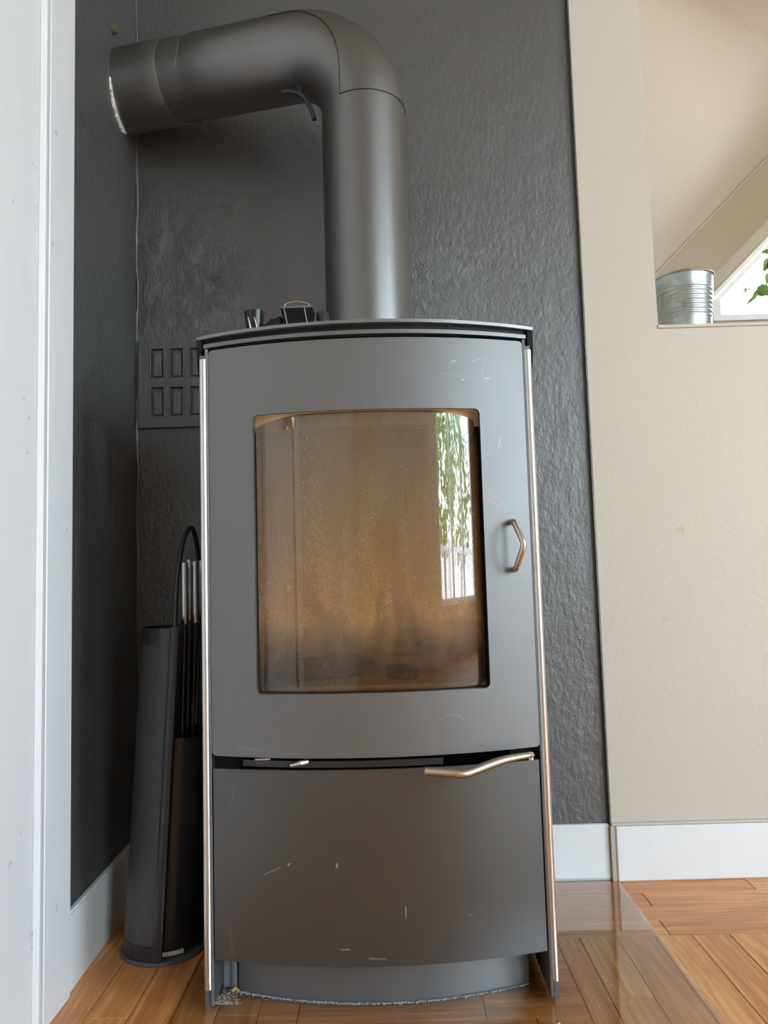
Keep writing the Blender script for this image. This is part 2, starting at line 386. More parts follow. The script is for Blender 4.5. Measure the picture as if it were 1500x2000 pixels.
M_dust = simple('pale_ash_dust', (176, 174, 172), .95, 0, .1, None, .25, 300)
M_crumb = simple('yellow_crumb', (206, 176, 96), .9)
M_jar = NT('dark_smoky_glass').P(Base_Color=lin((34, 33, 32)), Roughness=.22, Specular_IOR_Level=.4).m
M_cloth = simple('charcoal_crumpled_cloth', (46, 45, 44), .95, 0, .1, (120, .8, .006))
M_brass = brushed('pale_wire', (214, 196, 150), .3)
# ------------------------------------------------------------ large structure
YB = 1.641           # dark chimney wall
YW = 1.630           # beige wall face
def wlx(y): return -.5385+(1.641-y)*.024     # the left wall runs slightly askew
# back wall (dark)
struct('wall_back', box(-.75, .4405, YB, YB+.14, -.02, 2.9), M_darkback)
# beige wall: pieces round the pass-through opening + dark painted reveal
NX0, NX1, NZ0, NZ1 = .5975, 1.95, 1.157, 2.15
bm = bmesh.new()
for b in ((.4405, NX0, YW, YW+.12, -.02, 2.9), (NX1, 4.32, YW, YW+.12, -.02, 2.9), (NX0, NX1, YW, YW+.12, -.02, NZ0-.008), (NX0, NX1, YW, YW+.12, NZ1, 2.9)):
    add_box(bm, *b)
wb = struct('wall_right', bm, M_beige)
struct('reveal', box(.4375, .4405, YW+.0006, YB, .112, 2.9), M_darkback, wb, label='dark painted edge of the step in the wall')
bm = box(NX0-.001, NX1, YW-.003, YW+.125, NZ0-.0075, NZ0, .001)
sl = struct('sill', bm, M_beige, wb, label='thin beige sill of the opening')
# left wall, skewed
def prism(bm, pts, z0, z1):
    a = [bm.verts.new((x, y, z0)) for x, y in pts]; b = [bm.verts.new((x, y, z1)) for x, y in pts]; n = len(pts)
    bm.faces.new(a[::-1]); bm.faces.new(b)
    for i in range(n): bm.faces.new((a[i], a[(i+1) % n], b[(i+1) % n], b[i]))
bm = bmesh.new(); prism(bm, [(wlx(1.2), 1.2), (wlx(1.66), 1.66), (-.75, 1.66), (-.75, 1.2)], -.02, 2.9)
wl = struct('wall_left', bm, M_darkleft)
bm = bmesh.new(); add_box(bm, -.75, -.535, -2.8, 1.2, -.02, 2.9)
struct('wall_side', bm, M_room)
# caulked corner bead, irregular
pts = []; rd = []
for i in range(150):
    z = .10+i*(2.4-.10)/149
    pts.append((wlx(1.637)+.001+.0012*math.sin(z*31)+random.uniform(-.0007, .0007), 1.6395+random.uniform(-.0007, .0007), z)); rd.append(.0022+random.uniform(0, .0016)+.001*math.sin(z*9))
obj('corner_seam', tube(pts, rd, 6), M_darkleft, wl)
# bright bare plaster round the flue hole, and a screw plug
def lumps(name, n, fn, parent, mat, r0, r1, seed):
    rnd = random.Random(seed); bm = bmesh.new()
    for _ in range(n):
        p, nx = fn(rnd); r = rnd.uniform(r0, r1); k1, k2 = rnd.uniform(.6, 1.3), rnd.uniform(.8, 2.2)
        for v in bmesh.ops.create_icosphere(bm, subdivisions=1, radius=1)['verts']:
            q = v.co
            v.co = Vector(p)+(Vector((q.x*r*.45, q.y*r*k1, q.z*r*k2)) if nx else Vector((q.x*r*k1, q.y*r*.45, q.z*r*k2)))
    return obj(name, bm, mat, parent, ang=60, kind='stuff')
def left_patch(rnd):
    while True:
        t = rnd.random(); z = .945-t*.275; c = 1.395+t*.115+.012*math.sin(t*9); wd = .055+.02*math.sin(t*7)
        if rnd.random() < .25+.75*abs(math.sin(t*6.5+.6)): break
    y = min(1.625, c+rnd.gauss(0, 1)*wd*.5); return (wlx(y)-.0002, y, z), True
lumps('plaster_lumps', 700, left_patch, wl, M_darkleft, .0008, .0022, 5)
def crack(rnd):
    t = rnd.random(); 
    if t < .6: y = 1.375+t*.16+rnd.gauss(0, .002); return (wlx(y)-.0002, y, .945-.006*math.sin(t*14)+rnd.gauss(0, .0015)), True
    y = 1.362+rnd.gauss(0, .0012); return (wlx(y)-.0002, y, .91-(t-.6)*.3), True
lumps('plaster_ridge', 70, crack, wl, M_darkleft, .001, .0026, 6)
BWALL = [o for o in COL.objects if o.name == 'wall_back'][0]
spots = [(-.487, 1.40, .005, .012), (-.467, 1.35, .006, .010), (-.41, 1.405, .012, .015), (-.365, 1.38, .014, .018), (-.416, 1.326, .014, .018), (-.366, 1.278, .018, .02), (-.40, 1.23, .03, .02), (-.331, 1.346, .012, .02), (-.46, 1.21, .015, .02), (.087, 1.31, .02, .02), (.11, 1.26, .02, .03), (.40, .45, .008, .03), (-.515, 1.30, .004, .05)]
def back_patch(rnd):
    x, z, rx, rz = rnd.choice(spots); return (x+rnd.gauss(0, rx), YB+.0003, z+rnd.gauss(0, rz)), False
lumps('plaster_lumps', 330, back_patch, BWALL, M_darkback, .0010, .0032, 8)
def creases(rnd_):
    bm = bmesh.new()
    for path in [[(-.518, 1.33), (-.514, 1.30), (-.522, 1.26), (-.516, 1.22), (-.523, 1.18)], [(-.502, 1.19), (-.495, 1.172), (-.479, 1.158), (-.455, 1.1615)], [(-.467, 1.30), (-.480, 1.285), (-.484, 1.26)], [(-.533, 1.10), (-.528, 1.05), (-.532, .99)], [(-.533, .86), (-.526, .80), (-.531, .74), (-.524, .70)]]:
        pts = spline([(x, YB-.0004, z) for x, z in path], 6)
        pts = [p+Vector((rnd_.uniform(-.0008, .0008), 0, rnd_.uniform(-.0008, .0008))) for p in pts]
        add_tube(bm, pts, [.0008+rnd_.uniform(0, .0014) for _ in pts], 6)
    return bm
obj('plaster_crease', creases(random.Random(4)), M_darkback, BWALL, ang=60)
# baseboards
bm = bmesh.new(); T = .013
prism(bm, [(wlx(1.24)+T, 1.236), (wlx(1.6405)+T, 1.6405), (wlx(1.6405)+.0003, 1.6405), (wlx(1.24)+.0003, 1.236)], 0, .118)
bmesh.ops.bevel(bm, geom=[e for e in bm.edges if all(v.co.z > .1 for v in e.verts)], offset=.003, segments=2, affect='EDGES')
struct('baseboard_left', bm, M_white, ang=20)
struct('baseboard_back', box(-.525, .4355, 1.629, YB-.0003, .0, .111, .002), M_white)
struct('baseboard_right', box(.4455, 4.2, 1.6185, YW-.0003, .0, .1085, .0025), M_white)
struct('trim_5', box(.4375, 4.2, 1.6200, YW-.0003, .1090, .1145, .0015), M_beige)     # beige painted bead on top
struct('trim_6', box(.4355, .4452, 1.6215, 1.641, .0, .109, .001), M_stair)        # narrow filler at the step
# door frame on the left
struct('trim_1', box(-.535, -.510, 1.144, 1.236, .0, 2.3, .0015), M_casing)
bm = bmesh.new(); prism(bm, [(-.530, 1.142), (-.513, 1.142), (-.507, 1.134), (-.503, 1.124), (-.502, 1.112), (-.508, 1.104), (-.530, 1.104)], 0, 2.3)
struct('trim_2', bm, M_casing)
bm = box(-.532, -.5085, .602, 1.1025, .004, 2.26, .0015)
dr = struct('door_1', bm, M_casing)
obj('door_knob', (lambda b: (add_lathe(b, [(0.0, 0), (.026, .004), (.030, .014), (.024, .026), (.010, .032), (.010, .052), (.026, .054), (.026, .058), (0, .058)], 0, 0, 24), bmesh.ops.rotate(b, verts=b.verts[:], cent=(0, 0, 0), matrix=Matrix.Rotation(math.radians(-90), 3, 'Y')), bmesh.ops.translate(b, verts=b.verts[:], vec=(-.4505, .66, 1.0)), b)[-1])(bmesh.new()), M_handle, dr)
struct('trim_3', box(-.535, -.495, .53, .60, 0, 2.3, .0015), M_casing)
# rest of the room
WX = 4.2; WY0, WY1, WZ0, WZ1 = -1.9, -.3, .40, 2.70
bm = bmesh.new()
for b in ((WX, WX+.14, -2.8, WY0, -.02, 2.9), (WX, WX+.14, WY1, 1.75, -.02, 2.9), (WX, WX+.14, WY0, WY1, -.02, WZ0), (WX, WX+.14, WY0, WY1, WZ1, 2.9)): add_box(bm, *b)
struct('wall_window', bm, M_room)
def window(name, axis, at, a0, a1, z0, z1, nv, nh, th=.06, fw_=.055):
    def B(u0, u1, w0, w1, d0, d1, bev=.003):
        return box(u0, u1, d0, d1, w0, w1, bev) if axis == 'y' else box(d0, d1, u0, u1, w0, w1, bev)
    bm = bmesh.new()
    for (u0, u1, w0, w1) in ((a0, a0+fw_, z0, z1), (a1-fw_, a1, z0, z1), (a0+fw_, a1-fw_, z0, z0+fw_), (a0+fw_, a1-fw_, z1-fw_, z1)):
        t_ = B(u0, u1, w0, w1, at, at+th); me = bpy.data.meshes.new('t'); t_.to_mesh(me); bm.from_mesh(me); t_.free(); bpy.data.meshes.remove(me)
    r = struct(name, bm, M_white)
    us = [a0+fw_+(a1-a0-2*fw_)*i/nv for i in range(nv+1)]
    for u in us[1:-1]: obj('mullion', B(u-.03, u+.03, z0+fw_, z1-fw_, at+.005, at+th-.005), M_white, r)
    for i in range(nv): obj('pane', B(us[i]+.03*(i > 0), us[i+1]-.03*(i < nv-1), z0+fw_, z1-fw_, at+.028, at+.032, 0), M_pane, r)
    return r
window('added_window_1', 'x', WX+.04, WY0, WY1, WZ0, WZ1, 2, 1)  # unseen side window, added to broaden highlights and light right-facing surfaces
bm = bmesh.new()
for b in ((-.75, 2.2, -2.94, -2.8, -.02, 2.9), (3.9, 4.34, -2.94, -2.8, -.02, 2.9), (2.2, 3.9, -2.94, -2.8, -.02, WZ0), (2.2, 3.9, -2.94, -2.8, WZ1, 2.9)): add_box(bm, *b)
window('window_2', 'y', -2.90, 2.2, 3.9, WZ0, WZ1, 3, 1)
struct('wall_front', bm, M_room)
struct('ceiling', box(-.75, 4.34, -2.94, 1.79, 2.9, 3.0), M_room)
# floor: base slab, then separate parquet strips where the camera sees them
fl = struct('floor', box(-.76, 4.34, -2.94, 1.79, -.06, -.0035), M_subfloor, origin=(0, 0, -.06))
meshes = {}
def plank(x0, x1, y0, y1, along):
    gp = .0006
    L, W = ((x1-x0), (y1-y0)) if along == 'x' else ((y1-y0), (x1-x0))
    if L < .02 or W < .01: return
    key = (round(L, 3), round(W, 3))
    if key not in meshes:
        b = box(-L/2+gp, L/2-gp, -W/2+gp, W/2-gp, -.0034, 0, .0006); smooth(b); me = bpy.data.meshes.new('plank'); b.to_mesh(me); b.free(); me.materials.append(M_wood); meshes[key] = me
    o = bpy.data.objects.new('plank', meshes[key]); COL.objects.link(o); o.parent = fl
    dz = random.uniform(-.0003, 0.0002)
    o.location = Vector(((x0+x1)/2, (y0+y1)/2, dz))-Vector((0, 0, -.06))
    if along == 'y': o.rotation_euler = (0, 0, math.pi/2)
def strips(x0, x1, y0, y1, along, cuts, Lmin=.24, Lmax=.44, first=None):
    for i in range(len(cuts)-1):
        a, b = cuts[i], cuts[i+1]; lo, hi = (x0, x1) if along == 'x' else (y0, y1)
        s = lo-random.uniform(0, Lmax*.8)
        jl = (first or {}).get(i)
        js = [lo]
        if jl: js += jl
        else:
            while True:
                s += round(random.uniform(Lmin, Lmax), 2)
                if s > hi-.05: break
                if s > lo+.05: js.append(s)
        js.append(hi)
        for u, v in zip(js[:-1], js[1:]):
            if along == 'x': plank(u, v, a, b, 'x')
            else: plank(a, b, u, v, 'y')
# zone A, left strips running away from the camera
strips(-.53, -.21, .86, 1.640, 'y', [-.533, -.4645, -.400, -.3355, -.272, -.21], first={0: [1.02], 1: [1.176, 1.47], 2: [1.02, 1.42], 3: [1.06, 1.33], 4: [1.176, 1.4]})
# zone B, cross strips in front of and beneath the stove
strips(-.21, .2676, .86, 1.44, 'x', [.86, .895, .959, 1.022, 1.086, 1.150, 1.215, 1.279, 1.343, 1.386, 1.44], first={4: [-.15, .19], 5: [-.152, .12], 3: [.02]})
strips(-.21, .2676, 1.44, 1.640, 'x', [1.44, 1.5056, 1.5654, 1.640])
# zone C, right strips running away
cutsC = [.2676, .3087, .3734, .4380, .5028]+[.5028+.0647*i for i in range(1, 12)]
strips(.2676, cutsC[-1], .5, 1.386, 'y', cutsC, Lmin=.35, Lmax=.7, first={3: [.84], 4: [.95], 5: [.9], 2: [1.02]})
# zone D, cross strips along the wall
strips(.2676, cutsC[-1], 1.386, 1.625, 'x', [1.386, 1.4458, 1.5056, 1.5654, 1.625], first={0: [.467, .92], 2: [.475, .84], 3: [.700, 1.05], 1: [.78]})
# zone E, the rest of the room floor, wider spacing
strips(cutsC[-1], WX, -2.8, 1.625, 'y', [cutsC[-1]+.2*i for i in range(15)]+[WX], 1.4, 2.0)
strips(-.53, cutsC[-1], -2.8, .5, 'y', [-.53+.1795*i for i in range(9)]+[cutsC[-1]], 1.4, 2.0)
strips(-.53, .2676, .5, .86, 'x', [.5, .56, .62, .68, .74, .80, .86])
# hearth glass plate
gp_ = obj('hearth_glass', box(-.336, .443, .93, 1.6285, .0006, .0066, .0012, 2), M_plate, ang=12, label='clear glass hearth plate on the parquet under the black stove', category='glass plate')
# ------------------------------------------------------------ space seen through the opening
FY = 2.9
def yz(p, Y): return p
# far wall with raked window opening
k = (2.188-1.742)/(1.482-1.035)
def rake(x): return 1.670+ (x-1.265)*.97      # window top line at FY
SX0, SX1, SZ0 = 1.275, 2.6, 1.575
bm = bmesh.new()
prof_open = [(SX0, SZ0), (SX1, SZ0), (SX1, rake(SX1)), (SX0, rake(SX0))]
outer = [(.3, -.02), (3.4, -.02), (3.4, 3.4), (.3, 3.4)]
of = [bm.verts.new((x, FY, z)) for x, z in outer]; nf = [bm.verts.new((x, FY, z)) for x, z in prof_open]
ob = [bm.verts.new((x, FY+.14, z)) for x, z in outer]; nb = [bm.verts.new((x, FY+.14, z)) for x, z in prof_open]
for i in range(4):
    j = (i+1) % 4
    bm.faces.new((of[i], of[j], nf[j], nf[i])); bm.faces.new((ob[j], ob[i], nb[i], nb[j])); bm.faces.new((nf[i], nf[j], nb[j], nb[i])); bm.faces.new((of[j], of[i], ob[i], ob[j]))
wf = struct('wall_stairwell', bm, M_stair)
# raked boxed beam above that window
def raked(bm, x0, x1, lowf, hgt, y0, y1):
    v = []
    for y in (y0, y1):
        for x in (x0, x1):
            v += [bm.verts.new((x, y, lowf(x))), bm.verts.new((x, y, lowf(x)+hgt))]
    a = v
    for f in ((0, 2, 3, 1), (4, 5, 7, 6), (0, 1, 5, 4), (2, 6, 7, 3), (1, 3, 7, 5), (0, 4, 6, 2)): bm.faces.new([a[i] for i in f])
lowb = lambda x: 1.622+(x-1.14)*.985
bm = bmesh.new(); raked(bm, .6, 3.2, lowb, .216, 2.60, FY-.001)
struct('beam', bm, M_beam_shade, wf, label='raked boxed beam above the stairwell window')
bm = bmesh.new(); raked(bm, .6, 3.2, lambda x: lowb(x)+.208, .006, 2.594, FY-.001)
struct('beam_trim', bm, M_stair, wf)
# window frame following the rake
bm = bmesh.new()
raked(bm, SX0, SX1, lambda x: rake(x)-.022, .022, FY-.012, FY+.06)
raked(bm, SX0, SX1, lambda x: rake(x)-.052, .022, FY+.0, FY+.05)
add_box(bm, SX0, SX0+.03, FY-.01, FY+.06, SZ0, rake(SX0)-.02); add_box(bm, SX1-.03, SX1, FY-.01, FY+.06, SZ0, rake(SX1)-.03)
add_box(bm, SX0+.03, SX1-.03, FY-.01, FY+.05, SZ0, SZ0+.022)
w3 = struct('window_3', bm, M_white)
bm = bmesh.new(); pp = [(SX0+.03, SZ0+.022), (SX1-.03, SZ0+.022), (SX1-.03, rake(SX1-.03)-.05), (SX0+.03, rake(SX0+.03)-.05)]
a = [bm.verts.new((x, FY+.03, z)) for x, z in pp]; b = [bm.verts.new((x, FY+.034, z)) for x, z in pp]
bm.faces.new(a[::-1]); bm.faces.new(b)
for i in range(4): bm.faces.new((a[i], a[(i+1) % 4], b[(i+1) % 4], b[i]))
struct('pane', bm, M_pane, w3)
struct('wall_stairwell_end', box(.3, .44, 1.80, FY, -.02, 3.4), M_stair)
struct('wall_stairwell_right', box(3.2, 3.34, 1.79, FY, -.02, 4.6), M_stair)
# ceiling that slopes both with the rake and down towards the stairwell window
bm = bmesh.new(); cz = lambda x, y: lowb(x)+.214+(2.60-y)*1.02
a = [bm.verts.new((x, y, cz(x, y))) for x, y in ((.44, 1.752), (3.2, 1.752), (3.2, 2.60), (.44, 2.60))]
b = [bm.verts.new((x, y, cz(x, y)+.06)) for x, y in ((.44, 1.752), (3.2, 1.752), (3.2, 2.60), (.44, 2.60))]
bm.faces.new(a); bm.faces.new(b[::-1])
for i in range(4): bm.faces.new((a[i], a[(i+1) % 4], b[(i+1) % 4], b[i]))
struct('ceiling_stairwell', bm, M_stair)
struct('wall_stairwell_front', box(.44, 3.34, 1.7505, 1.79, 2.9, 4.8), M_stair)
struct('floor_stairwell', box(.3, 3.34, 1.79, FY+.14, -.06, 0), M_wood)
# ------------------------------------------------------------ the stove
CX = -.029
sv = thing('wood_stove', 'tall charcoal steel wood stove with bowed glazed door and steel side strips', 'stove', (CX, 1.35, .0066))
Z0 = .0066
yd = lambda x: arcy(x, CX, 1.135, .72)
# plinth
obj('plinth', arcslab(CX-.219, CX+.224, Z0, .12, lambda x: arcy(x, CX, 1.186, .58), 1.50, bev=.001), M_steel_d, sv)
bm = bmesh.new(); add_tube(bm, [(CX-.228, 1.243, Z0), (CX-.228, 1.243, .10)], .008, 12); add_box(bm, CX-.246, CX-.230, 1.24, 1.246, Z0, .10, .001)
obj('plinth_post', bm, steel_paint('blue_grey_steel', (104, 110, 120), .35, .2), sv)
# side panels with steel strips
for s in (-1, 1):
    xo = CX+s*.2595; xi = CX+s*.2525
    bm = bmesh.new()
    prism(bm, [(min(xo, xi), 1.181), (max(xo, xi), 1.181), (max(xo, xi), 1.53), (min(xo, xi), 1.53)], Z0, .985)
    sp = obj('side_panel', bm, M_steel_d, sv)
    bm = bmesh.new()
    add_tube(bm, [(CX+s*.2545, 1.182, .035), (CX+s*.2545, 1.182, .978)], .0062, 16)
    obj('steel_strip', bm, M_chrome, sp, label='brushed steel edge strip')
    obj('frame_edge', box(min(CX+s*.2515, CX+s*.2465), max(CX+s*.2515, CX+s*.2465), 1.178, 1.30, .012, .995, .0008), M_steel_d, sv)
# body: carcase around firebox (box sides, back, shelf plates)
bm = bmesh.new()
add_box(bm, CX-.2465, CX-.205, 1.200, 1.50, .12, .990); add_box(bm, CX+.205, CX+.2465, 1.200, 1.50, .12, .990)
add_box(bm, CX-.205, CX+.205, 1.47, 1.50, .12, .990)
add_box(bm, CX-.205, CX+.205, 1.25, 1.47, .90, .990); add_box(bm, CX-.205, CX+.205, 1.26, 1.47, .33, .452)
obj('body', bm, M_black, sv)
# drawer front
ydr = lambda x: arcy(x, CX, 1.146, .90)
obj('drawer_front', arcslab(CX-.2445, CX+.2445, .0765, .351, ydr, lambda x: ydr(x)+.006, n=48, bev=.0012), M_drawer, sv)
# top plates
yt = lambda x: arcy(x, CX, 1.125, .60)
obj('top_plate', arcslab(CX-.2655, CX+.2665, 1.012, 1.017, yt, 1.54, n=56, bev=.001), M_top, sv)
obj('top_recess', arcslab(CX-.262, CX+.262, 1.003, 1.012, lambda x: yt(x)+.010, 1.53, n=40), M_black, sv)
obj('lip_plate', arcslab(CX-.2535, CX+.2535, .9965, 1.0025, lambda x: arcy(x, CX, 1.130, .66), 1.53, n=48, bev=.001), M_steel_d, sv)
for s in (-1, 1):
    x0, x1 = sorted((CX+s*.2660, CX+s*.2575))
    bm = bmesh.new()
    vs = [(x0, 1.186, 1.0118), (x0, 1.53, 1.0118), (x0, 1.53, .955), (x0, 1.20, .955), (x0, 1.190, .975)]
    a = [bm.verts.new(v) for v in vs]; b = [bm.verts.new((x1, v[1], v[2])) for v in vs]
    bm.faces.new(a); bm.faces.new(b[::-1])
    for i in range(5): bm.faces.new((a[i], a[(i+1) % 5], b[(i+1) % 5], b[i]))
    obj('top_side_cap', bm, M_black, sv)
# door
DX0, DX1, DZ0, DZ1 = CX-.2455, CX+.2475, .3705, .9915
WX0, WX1, WZa, WZb = CX-.1735, CX+.1735, .4620, .8820
bm = bmesh.new()
add_plate(bm, rrect(DX0, DX1, DZ0, DZ1, .007), rrect(WX0, WX1, WZa, WZb, .008), yd, .007, 5)
es = [e for e in bm.edges if len(e.link_faces) == 2 and e.calc_face_angle(0) > 1.2]
bmesh.ops.bevel(bm, geom=es, offset=.0011, segments=2, affect='EDGES')
door = obj('door', bm, M_door, sv, ang=20)
# inner door ledges: tan seal round the opening, dark returns
yg = lambda x: arcy(x, CX, 1.1465, .50)
bm = bmesh.new()
add_arcslab(bm, WX0-.004, WX1+.004, WZb+.0005, WZb+.012, lambda x: yd(x)+.0072, lambda x: yg(x)+.012)
add_arcslab(bm, WX0-.004, WX1+.004, WZb-.022, WZb+.0005, lambda x: yg(x)+.0055, lambda x: yg(x)+.012)
obj('top_seal', bm, M_gasket, door, label='tan heat seal above the glass')
bm = bmesh.new(); add_arcslab(bm, WX0-.004, WX1+.004, WZa-.012, WZa-.0008, lambda x: yd(x)+.0072, lambda x: yg(x)+.012)
obj('bottom_ledge', bm, M_steel_d, door)
for x0, x1 in ((WX0-.014, WX0-.001), (WX1+.001, WX1+.014)):
    obj('side_return', box(x0, x1, yd(WX1)+.0075, 1.215, WZa-.01, WZb+.01), M_black if x0 > 0 else M_steel_d, door)
# curved glass
bm = bmesh.new(); cols = []; ng = 64; ga, gb, gr_ = WX0+.0015, WX1-.0075, .012
for i in range(ng+1):
    u = i/ng; x = ga+(gb-ga)*(.5-.5*math.cos(math.pi*u)); e = max(0, gr_-min(x-ga, gb-x)); dz = gr_-math.sqrt(max(0, gr_*gr_-e*e))
    z0_, z1_ = WZa+.0005+dz, WZb-dz*.3-.015*max(0, (abs(x-CX)-.085)/.088)**2
    cols.append([bm.verts.new((x, yg(x), z0_)), bm.verts.new((x, yg(x), z1_)), bm.verts.new((x, yg(x)+.004, z1_)), bm.verts.new((x, yg(x)+.004, z0_))])
for i in range(ng):
    for q in range(4): bm.faces.new((cols[i][q], cols[i][(q+1) % 4], cols[i+1][(q+1) % 4], cols[i+1][q]))
bm.faces.new(cols[0][::-1]); bm.faces.new(cols[-1])
obj('door_glass', bm, M_soot, door, label='curved glass stained brown with soot')
# door handle
hp = [(CX+.2165, 1.168, .7080), (CX+.2175, 1.152, .7070), (CX+.2185, 1.147, .7040), (CX+.2262, 1.135, .680), (CX+.2278, 1.1325, .672), (CX+.2262, 1.135, .664), (CX+.2185, 1.147, .6395), (CX+.2175, 1.152, .6365), (CX+.2165, 1.168, .6355)]
obj('door_handle', tube(hp, .0046, 14), M_handle, door, label='bent satin steel door handle')
# lever between door and drawer
bm = bmesh.new(); lp = spline([(.199, 1.150, .3640), (.196, 1.142, .3665), (.158, 1.124, .3655), (.130, 1.114, .3600), (.098, 1.104, .3525), (.078, 1.104, .3540), (.042, 1.110, .3560)], 6)
n = len(lp); add_tube(bm, lp, [.0030+.0030*min(1, i/(n*.45)) for i in range(n)], 14)
lv = obj('air_lever', bm, M_handle, sv, label='bent steel air lever below the door')
obj('lever_pivot', tube([(.1985, 1.150, .358), (.1985, 1.150, .3685)], .0042, 12), M_chrome, lv)
bm = bmesh.new(); add_arcslab(bm, CX-.20, CX+.10, .353, .3625, lambda x: arcy(x, CX, 1.153, .72), lambda x: arcy(x, CX, 1.175, .72), bev=.0015)
obj('ash_lip', bm, M_blackmetal, sv)
obj('ash_pull', tube([(-.152, 1.1545, .3590), (-.136, 1.146, .3635), (-.128, 1.150, .3645)], .0042, 10), M_chrome, sv, label='small steel pull at the ash lip')
obj('latch_plate', box(-.207, -.184, 1.158, 1.168, .3655, .3690, .0008), M_chrome, sv)
# firebox lining: separate tan slabs
for (b, nm) in (((CX-.204, CX-.185, 1.235, 1.468, .452, .898), 'side_brick'), ((CX+.185, CX+.204, 1.235, 1.468, .452, .898), 'side_brick')):
    obj(nm, box(*b, .002), M_verm, sv)
for i in range(3):
    x0 = CX-.184+i*.1232
    obj('back_brick', box(x0, x0+.1218, 1.445, 1.468, .453, .897, .003), M_verm, sv)
obj('top_brick', box(CX-.18, CX+.18, 1.27, 1.44, .872, .890, .003), M_verm, sv)
obj('floor_brick', box(CX-.184, CX+.184, 1.235, 1.444, .4525, .4605, .003), M_verm, sv)
# ash bed inside
bm = bmesh.new(); n = 24
grid = [[bm.verts.new((CX-.180+.36*i/n, 1.236+.206*j/12, .4606+.012*(1-abs(2*i/n-1)**3)*random.uniform(.5, 1.2)*min(1, j/2))) for j in range(13)] for i in range(n+1)]
for i in range(n):
    for j in range(12): bm.faces.new((grid[i][j], grid[i+1][j], grid[i+1][j+1], grid[i][j+1]))
obj('ash_bed', bm, M_ash, label='grey brown ash bed on the firebox floor behind the sooty glass', category='ash', kind='stuff')
def log(c, d, L, R, mat, label, seed, cat='log', name='charred_log'):
    rnd = random.Random(seed); d = Vector(d).normalized(); c = Vector(c)
    u = d.cross(Vector((0, 0, 1))).normalized(); v = u.cross(d)
    bm = bmesh.new(); rings = []; ns = 14; nl = 12
    lob = [rnd.uniform(.78, 1.18) for _ in range(ns)]
    for i in range(nl+1):
        t = i/nl; e = min(1, .55+4*min(t, 1-t)); off = (u*rnd.uniform(-.08, .08)+v*rnd.uniform(-.08, .08))*R
        rings.append([bm.verts.new(c+d*L*(t-.5)+off+(u*math.cos(a)+v*math.sin(a))*R*lob[q]*e*rnd.uniform(.90, 1.08)) for q, a in enumerate([2*math.pi*q/ns for q in range(ns)])])
    for i in range(nl):
        for q in range(ns): bm.faces.new((rings[i][q], rings[i][(q+1) % ns], rings[i+1][(q+1) % ns], rings[i+1][q]))
    bm.faces.new(rings[0][::-1]); bm.faces.new(rings[-1])
    return obj(name, bm, mat, ang=28, label=label, category=cat, group='burnt wood in the firebox')
log((CX-.075, 1.262, .487), (1, .18, .02), .15, .018, M_char, 'grey charred log lying low behind the left half of the stove glass', 1)
log((CX+.085, 1.285, .492), (1, -.12, .05), .17, .022, M_log, 'reddish scorched log lying behind the right half of the stove glass', 2)
log((CX-.140, 1.30, .512), (.35, .15, .85), .085, .016, M_char, 'small charred stick leaning upright at the left end of the firebox', 3)
log((CX+.030, 1.352, .508), (.7, .5, .25), .14, .022, M_log, 'scorched log end tilted up at the back centre of the firebox', 4)
log((CX+.045, 1.248, .477), (.9, -.1, .0), .05, .011, M_char, 'small black ember lump low at the right front of the glass', 5)
log((CX-.062, 1.335, .505), (-.4, .3, .5), .07, .014, M_char, 'dark stub standing behind the left charred log', 6)
# ------------------------------------------------------------ flue pipe
PX, PY, PR, ZC = -.0245, 1.400, .0795, 1.657
RB = .145; ang = math.radians(15.6); tilt = math.radians(1.7)
hd0 = Vector((-math.cos(ang), math.sin(ang), 0)); hd = hd0*math.cos(tilt)+Vector((0, 0, math.sin(tilt)))
fp = thing('flue_pipe', 'brown black stove pipe rising from the stove and bending into the left wall', 'stove pipe', (PX, PY, 1.0172))
obj('vertical_pipe', tube([(PX, PY, 1.0175), (PX, PY, 1.25), (PX, PY, ZC-RB-.012)], PR, 72), M_pipe, fp)
cen = Vector((PX, PY, ZC-RB))+hd0*RB
arc = [cen-hd0*RB*math.cos(a)+Vector((0, 0, RB*math.sin(a))) for a in [(math.pi/2-tilt)*i/28 for i in range(29)]]
el = [Vector((PX, PY, ZC-RB-.012))]+arc+[arc[-1]+hd*.02]
elb = obj('elbow', tube(el, PR*1.001, 72), M_pipe, fp)
# raised outer cover of the elbow (upper/outer half)
bm = bmesh.new(); rr = PR*1.001+.0006; side = hd0.cross(Vector((0, 0, 1))).normalized()
rows = []
path = [Vector((PX, PY, ZC-RB-.001))]+arc[1:]+[arc[-1]+hd*.03]
m_ = len(path)
for i, p in enumerate(path):
    T_ = (path[min(i+1, m_-1)]-path[max(i-1, 0)]).normalized(); outw = (side.cross(T_)).normalized()
    if outw.dot(p-cen) < 0: outw = -outw
    row = []
    f = i/(m_-1)
    half = math.radians(105)*(1-.52*(f*f*(3-2*f)))
    for q in range(25):
        a_ = -half+2*half*q/24
        row.append((p+(outw*math.cos(a_)+side*math.sin(a_))*rr, p+(outw*math.cos(a_)+side*math.sin(a_))*(rr-.0012)))
    rows.append([(bm.verts.new(x), bm.verts.new(y)) for x, y in row])
for i in range(m_-1):
    for q in range(24):
        bm.faces.new((rows[i][q][0], rows[i][q+1][0], rows[i+1][q+1][0], rows[i+1][q][0]))
for q in range(24):
    bm.faces.new((rows[0][q][0], rows[0][q][1], rows[0][q+1][1], rows[0][q+1][0])); bm.faces.new((rows[-1][q][0], rows[-1][q+1][0], rows[-1][q+1][1], rows[-1][q][1]))
for i in range(m_-1):
    for q in (0, 24): bm.faces.new((rows[i][q][0], rows[i+1][q][0], rows[i+1][q][1], rows[i][q][1]))
